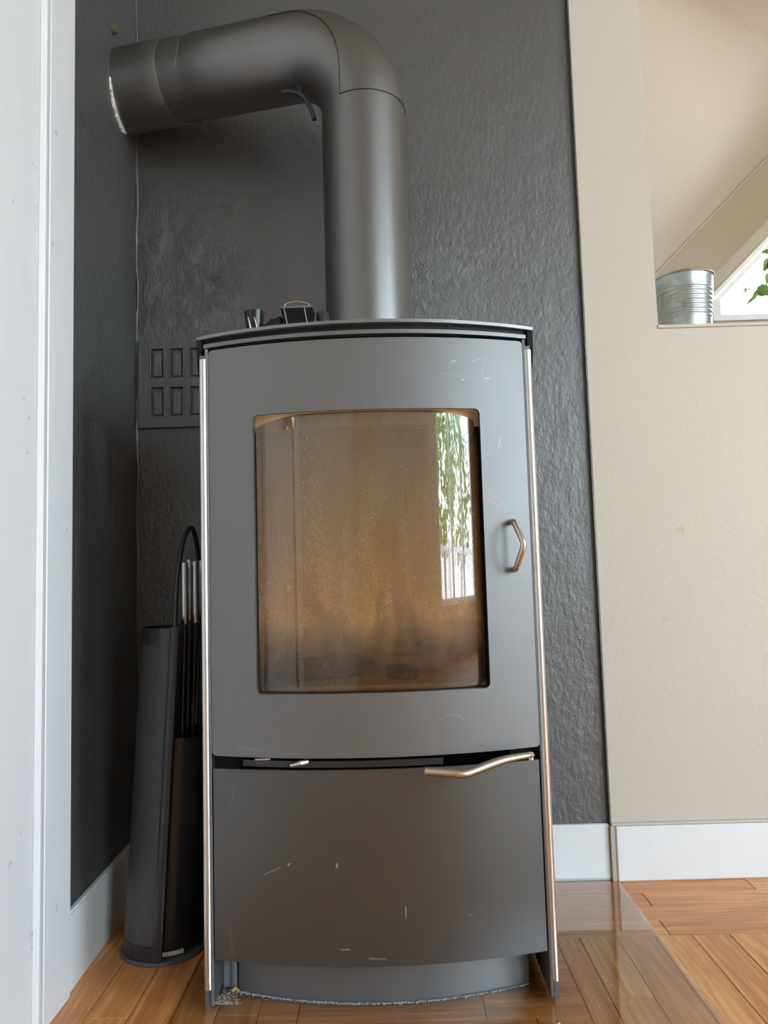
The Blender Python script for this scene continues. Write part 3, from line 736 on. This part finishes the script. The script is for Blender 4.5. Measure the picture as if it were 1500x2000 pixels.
seamp = [rows[i][0][0].co.copy() for i in range(m_)]; ringp = [rows[0][q][0].co.copy() for q in range(25)]
ec = obj('elbow_cover', bm, M_pipe, fp)
bm = bmesh.new(); add_tube(bm, seamp, .0009, 6); add_tube(bm, ringp, .0009, 6)
obj('seam', bm, M_seam, ec)
# horizontal run with swage and collar
s0 = arc[-1]+hd*.018
Lw = .405
def onh(s): return arc[-1]+hd*s
prof = [(.018, 1.0), (.155, 1.0), (.200, 1.0), (.209, .978), (.216, .975), (.234, .990), (.272, .995)]
obj('horizontal_pipe', tube([onh(s) for s, _ in prof], [PR*k_ for _, k_ in prof], 72), M_pipe, fp)
bm = bmesh.new(); rg = add_tube(bm, [onh(s) for s in (.262, .264, .32, .35)], [PR*1.006, PR*1.022, PR*1.022, PR*1.022], 72)
for v in rg[-1]:                      # cut the collar flush with the left wall
    v.co += hd*((v.co.x-(-.5385+(1.641-v.co.y)*.024)-.0006)/(-hd.x-.024*hd.y))
obj('wall_collar', bm, M_pipe, fp)
# damper rod under the elbow
bm = bmesh.new()
add_tube(bm, spline([(-.178, 1.400, 1.563), (-.160, 1.392, 1.557), (-.140, 1.385, 1.545), (-.125, 1.380, 1.520), (-.116, 1.378, 1.492)], 6), .0042, 10)
add_tube(bm, [(-.147, 1.398, 1.572), (-.141, 1.386, 1.546)], .0050, 10)
obj('damper_rod', bm, M_blackmetal, fp, label='curved black damper rod')
# torn white plaster edge round the hole in the left wall
wp = Vector((wlx(1.50), 1.50, 0)); tt = (wlx(1.5)-arc[-1].x)/hd.x; pc = arc[-1]+hd*tt
bm = bmesh.new(); rws = []
for i in range(46):
    a = math.radians(172+110*i/45)       # arc from near side round the bottom
    cy_, cz_ = math.cos(a), math.sin(a)
    k0 = PR*1.0; wdt = (.0035+.0075*max(0, math.sin(math.pi*(i-12)/34)))*random.uniform(.55, 1.3)
    if i < 10: wdt *= .35
    ry = 1/math.cos(ang)
    def P_(r, dx): y = pc.y+cy_*r*ry; return (wlx(y)+dx, y, pc.z+cz_*r)
    rws.append([bm.verts.new(P_(k0-.004, .0)), bm.verts.new(P_(k0, .0045)), bm.verts.new(P_(k0+wdt, .004)), bm.verts.new(P_(k0+wdt+.001, -.002))])
for i in range(45):
    for q in range(3): bm.faces.new((rws[i][q], rws[i][q+1], rws[i+1][q+1], rws[i+1][q]))
    bm.faces.new((rws[i][3], rws[i][0], rws[i+1][0], rws[i+1][3]))
bm.faces.new(rws[0]); bm.faces.new(rws[-1][::-1])
obj('plaster_edge', bm, M_plaster_w, wl, label='torn white plaster edge round the flue hole')
obj('wall_plug', tube([(wlx(1.45)-.002, 1.478, 1.762), (wlx(1.45)+.006, 1.478, 1.762), (wlx(1.45)+.012, 1.478, 1.761)], [.010, .010, .006], 10), simple('rusty_plug', (88, 78, 62), .8), wl, label='small brown wall plug above the pipe')
# ------------------------------------------------------------ vent on the dark wall
vt = thing('wall_vent', 'dark painted slotted air vent low on the charcoal wall behind the stove', 'vent', (-.40, YB, .965))
VX0, VX1, VZ0, VZ1 = -.532, -.262, .9655, 1.160
xs = [-.504+.0424*i for i in range(6)]; zs = [(.990, 1.0525), (1.0745, 1.1375)]
bm = bmesh.new(); yf_ = YB-.010
edges = [VX0]+[v for x in xs for v in (x, x+.0265)]+[VX1]
for i in range(0, len(edges), 2): add_box(bm, edges[i], edges[i+1], yf_, YB-.002, VZ0, VZ1)
for i in range(1, len(edges)-1, 2):
    for (a, b) in ((VZ0, zs[0][0]), (zs[0][1], zs[1][0]), (zs[1][1], VZ1)): add_box(bm, edges[i], edges[i+1], yf_, YB-.002, a, b)
add_box(bm, VX0, VX1, YB-.003, YB-.0002, VZ0, VZ1)
bmesh.ops.remove_doubles(bm, verts=bm.verts[:], dist=1e-5)
obj('vent_plate', bm, M_darkback, vt)
for x in xs:
    for (a, b) in zs:
        bm = bmesh.new()
        add_box(bm, x-.0035, x, yf_-.0025, yf_+.002, a-.001, b+.0035, .0008); add_box(bm, x, x+.030, yf_-.0025, yf_+.002, b, b+.0035, .0008)
        add_box(bm, x+.0265, x+.030, yf_-.0025, yf_+.002, a-.001, b+.001, .0008)
        add_box(bm, x+.004, x+.0225, yf_+.001, yf_+.006, a+.003, b-.007, .0015)
        obj('vent_slot', bm, M_darkback, vt)
# ------------------------------------------------------------ fire tool stand
TX, TY, TR = -.410, 1.393, .069
fx = lambda z: .062*z
ts = thing('fireside_tool_stand', 'black metal fire tool stand with mesh side and arched handle left of the stove', 'tool stand', (TX, TY, 0))
bm = bmesh.new(); rg = add_lathe(bm, [(.0002, .0005), (.0725, .0005), (.0735, .003), (.0725, .0065), (.0002, .0075)], TX, TY, 48)
obj('base', bm, simple('grey_rubber_base', (92, 93, 96), .7, 0, .3, (120, .4, .003), .2, 60), ts, label='round grey base disc')
# mesh shell (left half) with UV in metres
a0, a1 = math.radians(85), math.radians(268)
bm = bmesh.new(); uvl = bm.loops.layers.uv.new('UVMap'); NS = 40; NZ = 30
gr = [[bm.verts.new((TX+fx(z)+TR*math.cos(a0+(a1-a0)*i/NS), TY+TR*math.sin(a0+(a1-a0)*i/NS), z)) for i in range(NS+1)] for z in [.030+(.526-.030)*j/NZ for j in range(NZ+1)]]
for j in range(NZ):
    for i in range(NS):
        f = bm.faces.new((gr[j][i], gr[j][i+1], gr[j+1][i+1], gr[j+1][i]))
        for lp_, (ii, jj) in zip(f.loops, ((i, j), (i+1, j), (i+1, j+1), (i, j+1))): lp_[uvl].uv = (ii*(a1-a0)/NS*TR, jj*(.496/NZ))
obj('mesh_shell', bm, M_mesh, ts, label='perforated black mesh half shell')
for (z0_, z1_) in ((.0078, .031), (.525, .553)):
    bm = bmesh.new(); add_lathe(bm, [(TR+.0012, z0_), (TR+.0012, z1_), (TR-.0012, z1_), (TR-.0012, z0_), (TR+.0012, z0_)], TX, TY, 40, a0, a1, fx)
    obj('mesh_band', bm, M_blackmetal, ts)
# solid lower shell (right half), set in
bm = bmesh.new(); add_lathe(bm, [(.0625, .0190), (.0625, .366), (.0600, .366), (.0600, .0190), (.0625, .0190)], TX+.004, TY+.004, 40, math.radians(-95), math.radians(95), fx)
obj('solid_shell', bm, M_blackgloss, ts, label='gloss black solid half shell')
obj('base_sticker', (lambda b: (add_lathe(b, [(.0630, .0100), (.0640, .0165), (.0615, .0168), (.0610, .0100), (.0630, .0100)], TX+.004, TY+.004, 10, math.radians(-82), math.radians(-50)), b)[-1])(bmesh.new()), M_plaster_w, ts, label='torn white paper under the shell')
# frame: flat legs front and back, then arch rod
def leg(sgn):
    return [(TX+fx(z)+.006, TY+sgn*TR, z) for z in (.0075, .2, .4, .555)]
for sgn in (-1, 1):
    bm = bmesh.new(); add_tube(bm, leg(sgn), .0088, 12, sx=.55, sy=1.0, upv=(0, 1, 0)); obj('frame_leg', bm, M_blackmetal, ts)
ap = []
for i in range(33):
    t = math.pi*i/32; c_ = math.cos(t); s_ = math.sin(t)
    zz = .550+.180*(s_**.80); ap.append((TX+fx(.555)+.006+.0115*min(1, t/(math.pi/2))**1.2, TY-TR*c_*(abs(c_)**.15), zz))
obj('handle_arch', tube(ap, .0042, 12), M_blackmetal, ts)
tools = [('poker', 'fire poker with steel grip, front left of the tools in the stand', -.3655, 1.372, .5570, .6660, .0068, 'poker'),
         ('ash_shovel', 'fire shovel with steel grip just right of the front poker in the stand', -.3640, 1.400, .5640, .6720, .0068, 'shovel'),
         ('hearth_brush', 'hearth brush with steel grip in the middle right of the tool stand', -.3505, 1.386, .5580, .6680, .0062, 'brush'),
         ('fire_tongs', 'fire tongs with steel grip at the right of the stand, half behind the stove', -.3455, 1.414, .5580, .6700, .0062, 'tongs')]
for nm, lab, x, y, z0_, z1_, r, cat in tools:
    t_ = thing(nm, lab, cat, (x, y, .030), group='fireside tools in the stand')
    obj('grip', tube([(x, y, z0_), (x, y, z0_+.003), (x, y, z1_-.001), (x, y, z1_)], [r*.8, r, r, r*.9], 20), M_chrome, t_, label='brushed steel grip')
    xb = x-.014
    obj('shaft', tube([(x, y, z0_+.001), (xb, y, .16)], .0038, 10), M_blackmetal, t_)
    bm = bmesh.new()
    if cat == 'poker': add_tube(bm, [(xb, y, .16), (xb, y, .05), (xb, y, .030)], [.0038, .0038, .001], 8); add_tube(bm, [(xb, y, .07), (xb, y-.012, .058), (xb, y-.012, .05)], .003, 8); hn = 'hook'
    elif cat == 'shovel': add_box(bm, xb-.016, xb+.016, y-.002, y+.001, .032, .155, .001); add_box(bm, xb-.017, xb-.015, y-.008, y+.001, .032, .14); add_box(bm, xb+.015, xb+.017, y-.008, y+.001, .032, .14); hn = 'blade'
    elif cat == 'brush': add_lathe(bm, [(.0002, .031), (.011, .031), (.010, .10), (.0065, .12), (.005, .16), (.0002, .162)], xb, y, 14); hn = 'bristles'
    else: add_tube(bm, [(xb, y, .16), (xb-.008, y, .10), (xb-.002, y, .032)], .003, 8); add_tube(bm, [(xb, y, .16), (xb+.008, y, .10), (xb+.002, y, .032)], .003, 8); hn = 'jaws'
    obj(hn, bm, M_blackmetal, t_)
# ------------------------------------------------------------ small things on the stove top
TZ = 1.0173
jx, jy = -.207, 1.215
t_ = thing('smoky_glass_jar', 'small dark smoky glass jar at the left on the stove top', 'jar', (jx, jy, TZ))
bm = bmesh.new(); add_lathe(bm, [(.0002, TZ), (.013, TZ), (.0155, TZ+.003), (.0135, TZ+.022), (.0155, TZ+.038), (.0165, TZ+.047), (.0150, TZ+.047), (.0135, TZ+.038), (.0115, TZ+.020), (.0002, TZ+.016)], jx, jy, 28)
obj('jar_body', bm, M_jar, t_)
bm = bmesh.new(); add_lathe(bm, [(.0002, TZ+.0165), (.009, TZ+.0175), (.0100, TZ+.034), (.004, TZ+.040), (.0002, TZ+.040)], jx, jy, 16)
obj('candle_stub', bm, M_cloth, t_)
for dx in (-.0045, .0055):  # two bright bars modelled in place of reflections on the jar glass
    obj('jar_glint', tube([(jx+dx-.003, jy-.0165, TZ+.034), (jx+dx+.001, jy-.0175, TZ+.018), (jx+dx+.002, jy-.0175, TZ+.010)], [.0007, .0015, .0010], 8), brushed('jar_glint_metal', (240, 240, 240), .15), t_, label='bright bar standing for a reflection on the jar')
bm = bmesh.new(); ico = bmesh.ops.create_icosphere(bm, subdivisions=3, radius=1)['verts']; rnd = random.Random(3)
from mathutils import noise as mn
for v in ico:
    d = 1+.35*mn.noise(v.co*2.3+Vector((4, 1, 2))); v.co = Vector((v.co.x*.022*d, v.co.y*.016*d, max(v.co.z, -.6)*.0205*d))
lo = min(v.co.z for v in bm.verts); bmesh.ops.translate(bm, verts=bm.verts[:], vec=(-.170, 1.214, TZ-lo))
obj('crumpled_cloth', bm, M_cloth, label='dark crumpled cloth between the jar and the black box on the stove top', category='cloth')
bx_, by_ = -.136, 1.212
t_ = thing('candle_warmer', 'black faceted lantern box with pale wire handle on the stove top', 'lantern', (bx_, by_, TZ))
def frust(bm, x, y, z0, z1, a0, b0, a1, b1):
    lo_ = [bm.verts.new((x+sx_*a0, y+sy_*b0, z0)) for sx_, sy_ in ((-1, -1), (1, -1), (1, 1), (-1, 1))]
    hi_ = [bm.verts.new((x+sx_*a1, y+sy_*b1, z1)) for sx_, sy_ in ((-1, -1), (1, -1), (1, 1), (-1, 1))]
    bm.faces.new(lo_[::-1]); bm.faces.new(hi_)
    for i in range(4): bm.faces.new((lo_[i], lo_[(i+1) % 4], hi_[(i+1) % 4], hi_[i]))
bm = bmesh.new(); frust(bm, bx_, by_, TZ, TZ+.046, .0175, .012, .0255, .017)
obj('lantern_body', bm, simple('deep_black_plastic', (8, 8, 10), .55, 0, .2), t_)
bm = bmesh.new(); frust(bm, bx_, by_, TZ+.0455, TZ+.0485, .0258, .0175, .0258, .0175)
obj('rim', bm, M_steel_d, t_)
for s in (-1, 1):
    obj('rib', tube([(bx_+s*.0205, by_-.0172, TZ+.0455), (bx_+s*.013, by_-.0128, TZ+.004)] if s < 0 else [(bx_+s*.012, by_-.0172, TZ+.0455), (bx_+s*.0185, by_-.0128, TZ+.004)], .0010, 6), M_steel_d, t_)
obj('wire_handle', tube([(bx_-.0195, by_-.012, TZ+.0470), (bx_-.0195, by_-.012, TZ+.0525), (bx_-.016, by_-.012, TZ+.0550), (bx_, by_-.012, TZ+.0585), (bx_+.016, by_-.012, TZ+.0550), (bx_+.0195, by_-.012, TZ+.0525), (bx_+.0195, by_-.012, TZ+.0470)], .0009, 8), M_brass, t_, label='pale wire handle')
bm = bmesh.new(); add_lathe(bm, [(.0002, TZ), (.0105, TZ), (.0105, TZ+.010), (.0098, TZ+.012), (.0105, TZ+.014), (.0105, TZ+.0475), (.009, TZ+.050), (.0002, TZ+.050)], -.098, 1.235, 24)
obj('black_canister', bm, M_blackmetal, label='small black canister standing left of the pipe on the stove top', category='canister')
# ------------------------------------------------------------ bucket and plant on the sill
bxx, byy, bz = .6865, 1.700, NZ0
bk = thing('zinc_bucket', 'small ribbed galvanised bucket standing in the left corner of the opening', 'bucket', (bxx, byy, bz))
prof = [(.0002, bz+.002), (.050, bz+.002), (.052, bz+.0), (.0545, bz+.004)]
for i in range(1, 80):
    t = i/80; z = bz+.004+t*.116; r = .0545+(.0635-.0545)*t
    if .20 < t < .80: r += .0007*math.sin((t-.20)/.60*2*math.pi*7)
    prof.append((r, z))
prof += [(.0638, bz+.122), (.0660, bz+.1235), (.0668, bz+.1255), (.0655, bz+.1280), (.0632, bz+.1275), (.0625, bz+.120), (.052, bz+.008), (.0002, bz+.006)]
bm = bmesh.new(); add_lathe(bm, prof, bxx, byy, 56); obj('bucket_body', bm, M_galv, bk)
px_, py_ = .985, 1.700
pl = thing('potted_plant', 'leafy green plant in a clay pot at the right of the opening sill', 'plant', (px_, py_, NZ0))
bm = bmesh.new(); add_lathe(bm, [(.0002, NZ0), (.036, NZ0), (.047, NZ0+.07), (.052, NZ0+.07), (.053, NZ0+.09), (.048, NZ0+.09), (.045, NZ0+.072), (.0002, NZ0+.072)], px_, py_, 36)
obj('pot', bm, M_terra, pl)
bm = bmesh.new(); add_lathe(bm, [(.0455, NZ0+.073), (.02, NZ0+.080), (.0002, NZ0+.082)], px_, py_, 20); obj('soil', bm, M_soil, pl)
def leaf_bm(bm, base, d, L, Wd, nrm, curl=.25, serr=.12):
    base = Vector(base); d = Vector(d).normalized(); nrm = Vector(nrm).normalized(); s_ = d.cross(nrm).normalized(); nrm = s_.cross(d)
    prev = None; K = 8
    for i in range(K+1):
        t = i/K; w_ = Wd*.5*math.sin(math.pi*min(1, t**.8*.97+.03))*(1+serr*(1 if i % 2 else -1)*(0 < i < K)); 
        c = base+d*L*t-nrm*curl*L*t*t
        cur = (bm.verts.new(c-s_*w_+nrm*w_*.25), bm.verts.new(c), bm.verts.new(c+s_*w_+nrm*w_*.25))
        if prev:
            bm.faces.new((prev[0], prev[1], cur[1], cur[0])); bm.faces.new((prev[1], prev[2], cur[2], cur[1]))
        prev = cur
def solid_leaf(*a, **k):
    bm = bmesh.new(); leaf_bm(bm, *a, **k)
    bmesh.ops.recalc_face_normals(bm, faces=bm.faces[:])
    ge = bmesh.ops.solidify(bm, geom=bm.faces[:], thickness=.0005); return bm
top = NZ0+.08
stems = [spline([(px_, py_, top), (.96, 1.69, 1.285), (.92, 1.68, 1.275), (.875, 1.675, 1.247), (.845, 1.672, 1.236)], 6),
         spline([(px_-.01, py_, top), (.95, 1.69, 1.33), (.91, 1.68, 1.345), (.875, 1.676, 1.325), (.868, 1.676, 1.29)], 6),
         spline([(px_+.01, py_, top), (1.0, 1.70, 1.33), (1.03, 1.70, 1.38)], 6),
         spline([(px_, py_, top), (.93, 1.70, 1.262), (.88, 1.684, 1.262), (.845, 1.68, 1.255), (.815, 1.678, 1.244), (.806, 1.677, 1.236)], 6)]
for i, s_ in enumerate(stems): obj('stem', tube(s_, 0.0008 if i == 3 else .0013, 6), M_stem, pl)
LV = [((.868, 1.672, 1.246), (-1, 0, -.25), .038, .030, (.1, -1, .25)), ((.840, 1.672, 1.237), (-.75, 0, -.75), .036, .009, (.2, -1, -.1)), ((.872, 1.674, 1.247), (-.1, 0, 1), .018, .012, (.1, -1, .2)),
      ((.872, 1.676, 1.318), (-.35, 0, -1), .030, .022, (.2, -1, .1)), ((.868, 1.676, 1.285), (-.1, 0, -1), .026, .016, (.1, -1, 0)), ((.88, 1.676, 1.33), (-.9, -.1, .2), .022, .016, (0, -1, .3)),
      ((.818, 1.678, 1.247), (-.8, 0, .35), .009, .004, (0, -1, 0)), ((.818, 1.678, 1.247), (-.7, 0, -.7), .009, .004, (0, -1, 0)), ((.820, 1.678, 1.247), (.9, 0, .5), .008, .004, (0, -1, 0)), ((.818, 1.678, 1.247), (-.1, 0, 1), .008, .003, (0, -1, 0))]
rnd = random.Random(12)
for i in range(26):
    a = rnd.uniform(0, 6.28); rr_ = rnd.uniform(.01, .05)
    LV.append(((px_+.01+rr_*math.cos(a), py_+rr_*.5*math.sin(a), top+rnd.uniform(.03, .17)), (math.cos(a), math.sin(a)*.5, rnd.uniform(-.3, .8)), rnd.uniform(.028, .042), rnd.uniform(.018, .028), (0, -.6, .8)))
for L_ in LV: obj('leaf', solid_leaf(*L_[:5]), M_leaf, pl)
# ------------------------------------------------------------ crumbs and ash dust at the stove foot
def crumbs(name, pts, mat, label, cat):
    bm = bmesh.new()
    for (x, y, z, r) in pts:
        vs = bmesh.ops.create_icosphere(bm, subdivisions=1, radius=r)['verts']
        for v in vs: v.co = Vector((v.co.x*random.uniform(.7, 1.3)+x, v.co.y*random.uniform(.7, 1.3)+y, v.co.z*.6+z+r*.5))
    return obj(name, bm, mat, ang=10, label=label, category=cat, kind='stuff')
pts = []
for i in range(900):
    x = random.uniform(CX-.235, CX+.225); d_ = abs(random.gauss(0, .0022)); r = random.uniform(.0005, .0016)
    pts.append((x, arcy(x, CX, 1.186, .58)-.0008-d_-r*.5, Z0+.0001, r))
for i in range(230):
    a = random.gauss(0, 1); pts.append((-.272+abs(a)*.018*random.random()+random.uniform(-.01, .012), 1.192+random.uniform(0, .055)*random.random(), Z0+.0001, random.uniform(.0004, .0014)))
crumbs('ash_dust', pts, M_dust, 'pale grey ash dust along the foot of the stove', 'dust')
crumbs('debris_crumbs', [(-.255, 1.232, Z0+.0001, .0045), (-.250, 1.229, Z0+.0001, .003), (-.259, 1.229, Z0+.0001, .0028), (-.262, 1.222, Z0+.0001, .002)], M_crumb, 'yellowish crumbs in the left corner of the stove foot', 'crumbs')
pts = [(random.uniform(-.50, -.36), random.uniform(1.17, 1.31), 0.0003, random.uniform(.0003, .0009)) for _ in range(26)]+[(random.uniform(.27, .33), random.uniform(1.16, 1.25), Z0+.0001, random.uniform(.0003, .001)) for _ in range(24)]
crumbs('floor_lint', pts, M_plaster_w, 'scattered tiny white lint specks on the parquet and hearth glass', 'lint')
# ------------------------------------------------------------ outdoors, seen only as a reflection in the stove glass
struct('terrace', box(-2, 11, -9, -2.95, -.3, -.1), M_deck)
rl = thing('balcony_railing', 'white slatted balcony railing outside the window', 'railing', (6.0, 0, -.1))
rl.location = (3.5, -4.4, -.1); ORG[rl.name] = Vector(rl.location)
obj('top_rail', box(0, 7.2, -4.44, -4.36, .86, .92, .005), M_rail, rl); obj('bottom_rail', box(0, 7.2, -4.42, -4.38, .02, .06, .005), M_rail, rl)
for i in range(60): obj('baluster', box(.12*i, .12*i+.035, -4.415, -4.385, .06, .86), M_rail, rl)
for i in range(5): obj('post', box(1.78*i, 1.78*i+.09, -4.445, -4.355, -.1, .98, .005), M_rail, rl)
def tree(x, y, h, r, lab, seed):
    rnd = random.Random(seed); t_ = thing('garden_tree', lab, 'tree', (x, y, -.3), group='trees outside the window')
    obj('trunk', tube([(x, y, -.3), (x+.1, y, h*.4), (x, y+.1, h*.75)], [.10, .08, .04], 10), M_trunk, t_)
    bm = bmesh.new()
    for i in range(700):
        d = Vector((rnd.gauss(0, 1), rnd.gauss(0, 1), rnd.gauss(0, 1))).normalized()*r*rnd.uniform(.3, 1)**.5
        c = Vector((x, y, h))+Vector((d.x, d.y, d.z*1.2)); u = Vector((rnd.gauss(0, 1), rnd.gauss(0, 1), rnd.gauss(0, 1))).normalized(); v = u.orthogonal().normalized(); s_ = rnd.uniform(.06, .14)
        bm.faces.new([bm.verts.new(c+u*s_), bm.verts.new(c+v*s_*.5), bm.verts.new(c-u*s_), bm.verts.new(c-v*s_*.5)])
    obj('crown', bm, M_tree, t_, kind='stuff')
tree(4.4, -6.4, 1.9, .95, 'leafy green tree beyond the railing, directly behind the rear window', 1)
tree(6.7, -7.6, 2.0, 1.1, 'leafy green tree right of the rear window', 2)
tree(8.2, -2.2, 1.8, .9, 'leafy green tree outside the right side window', 3)
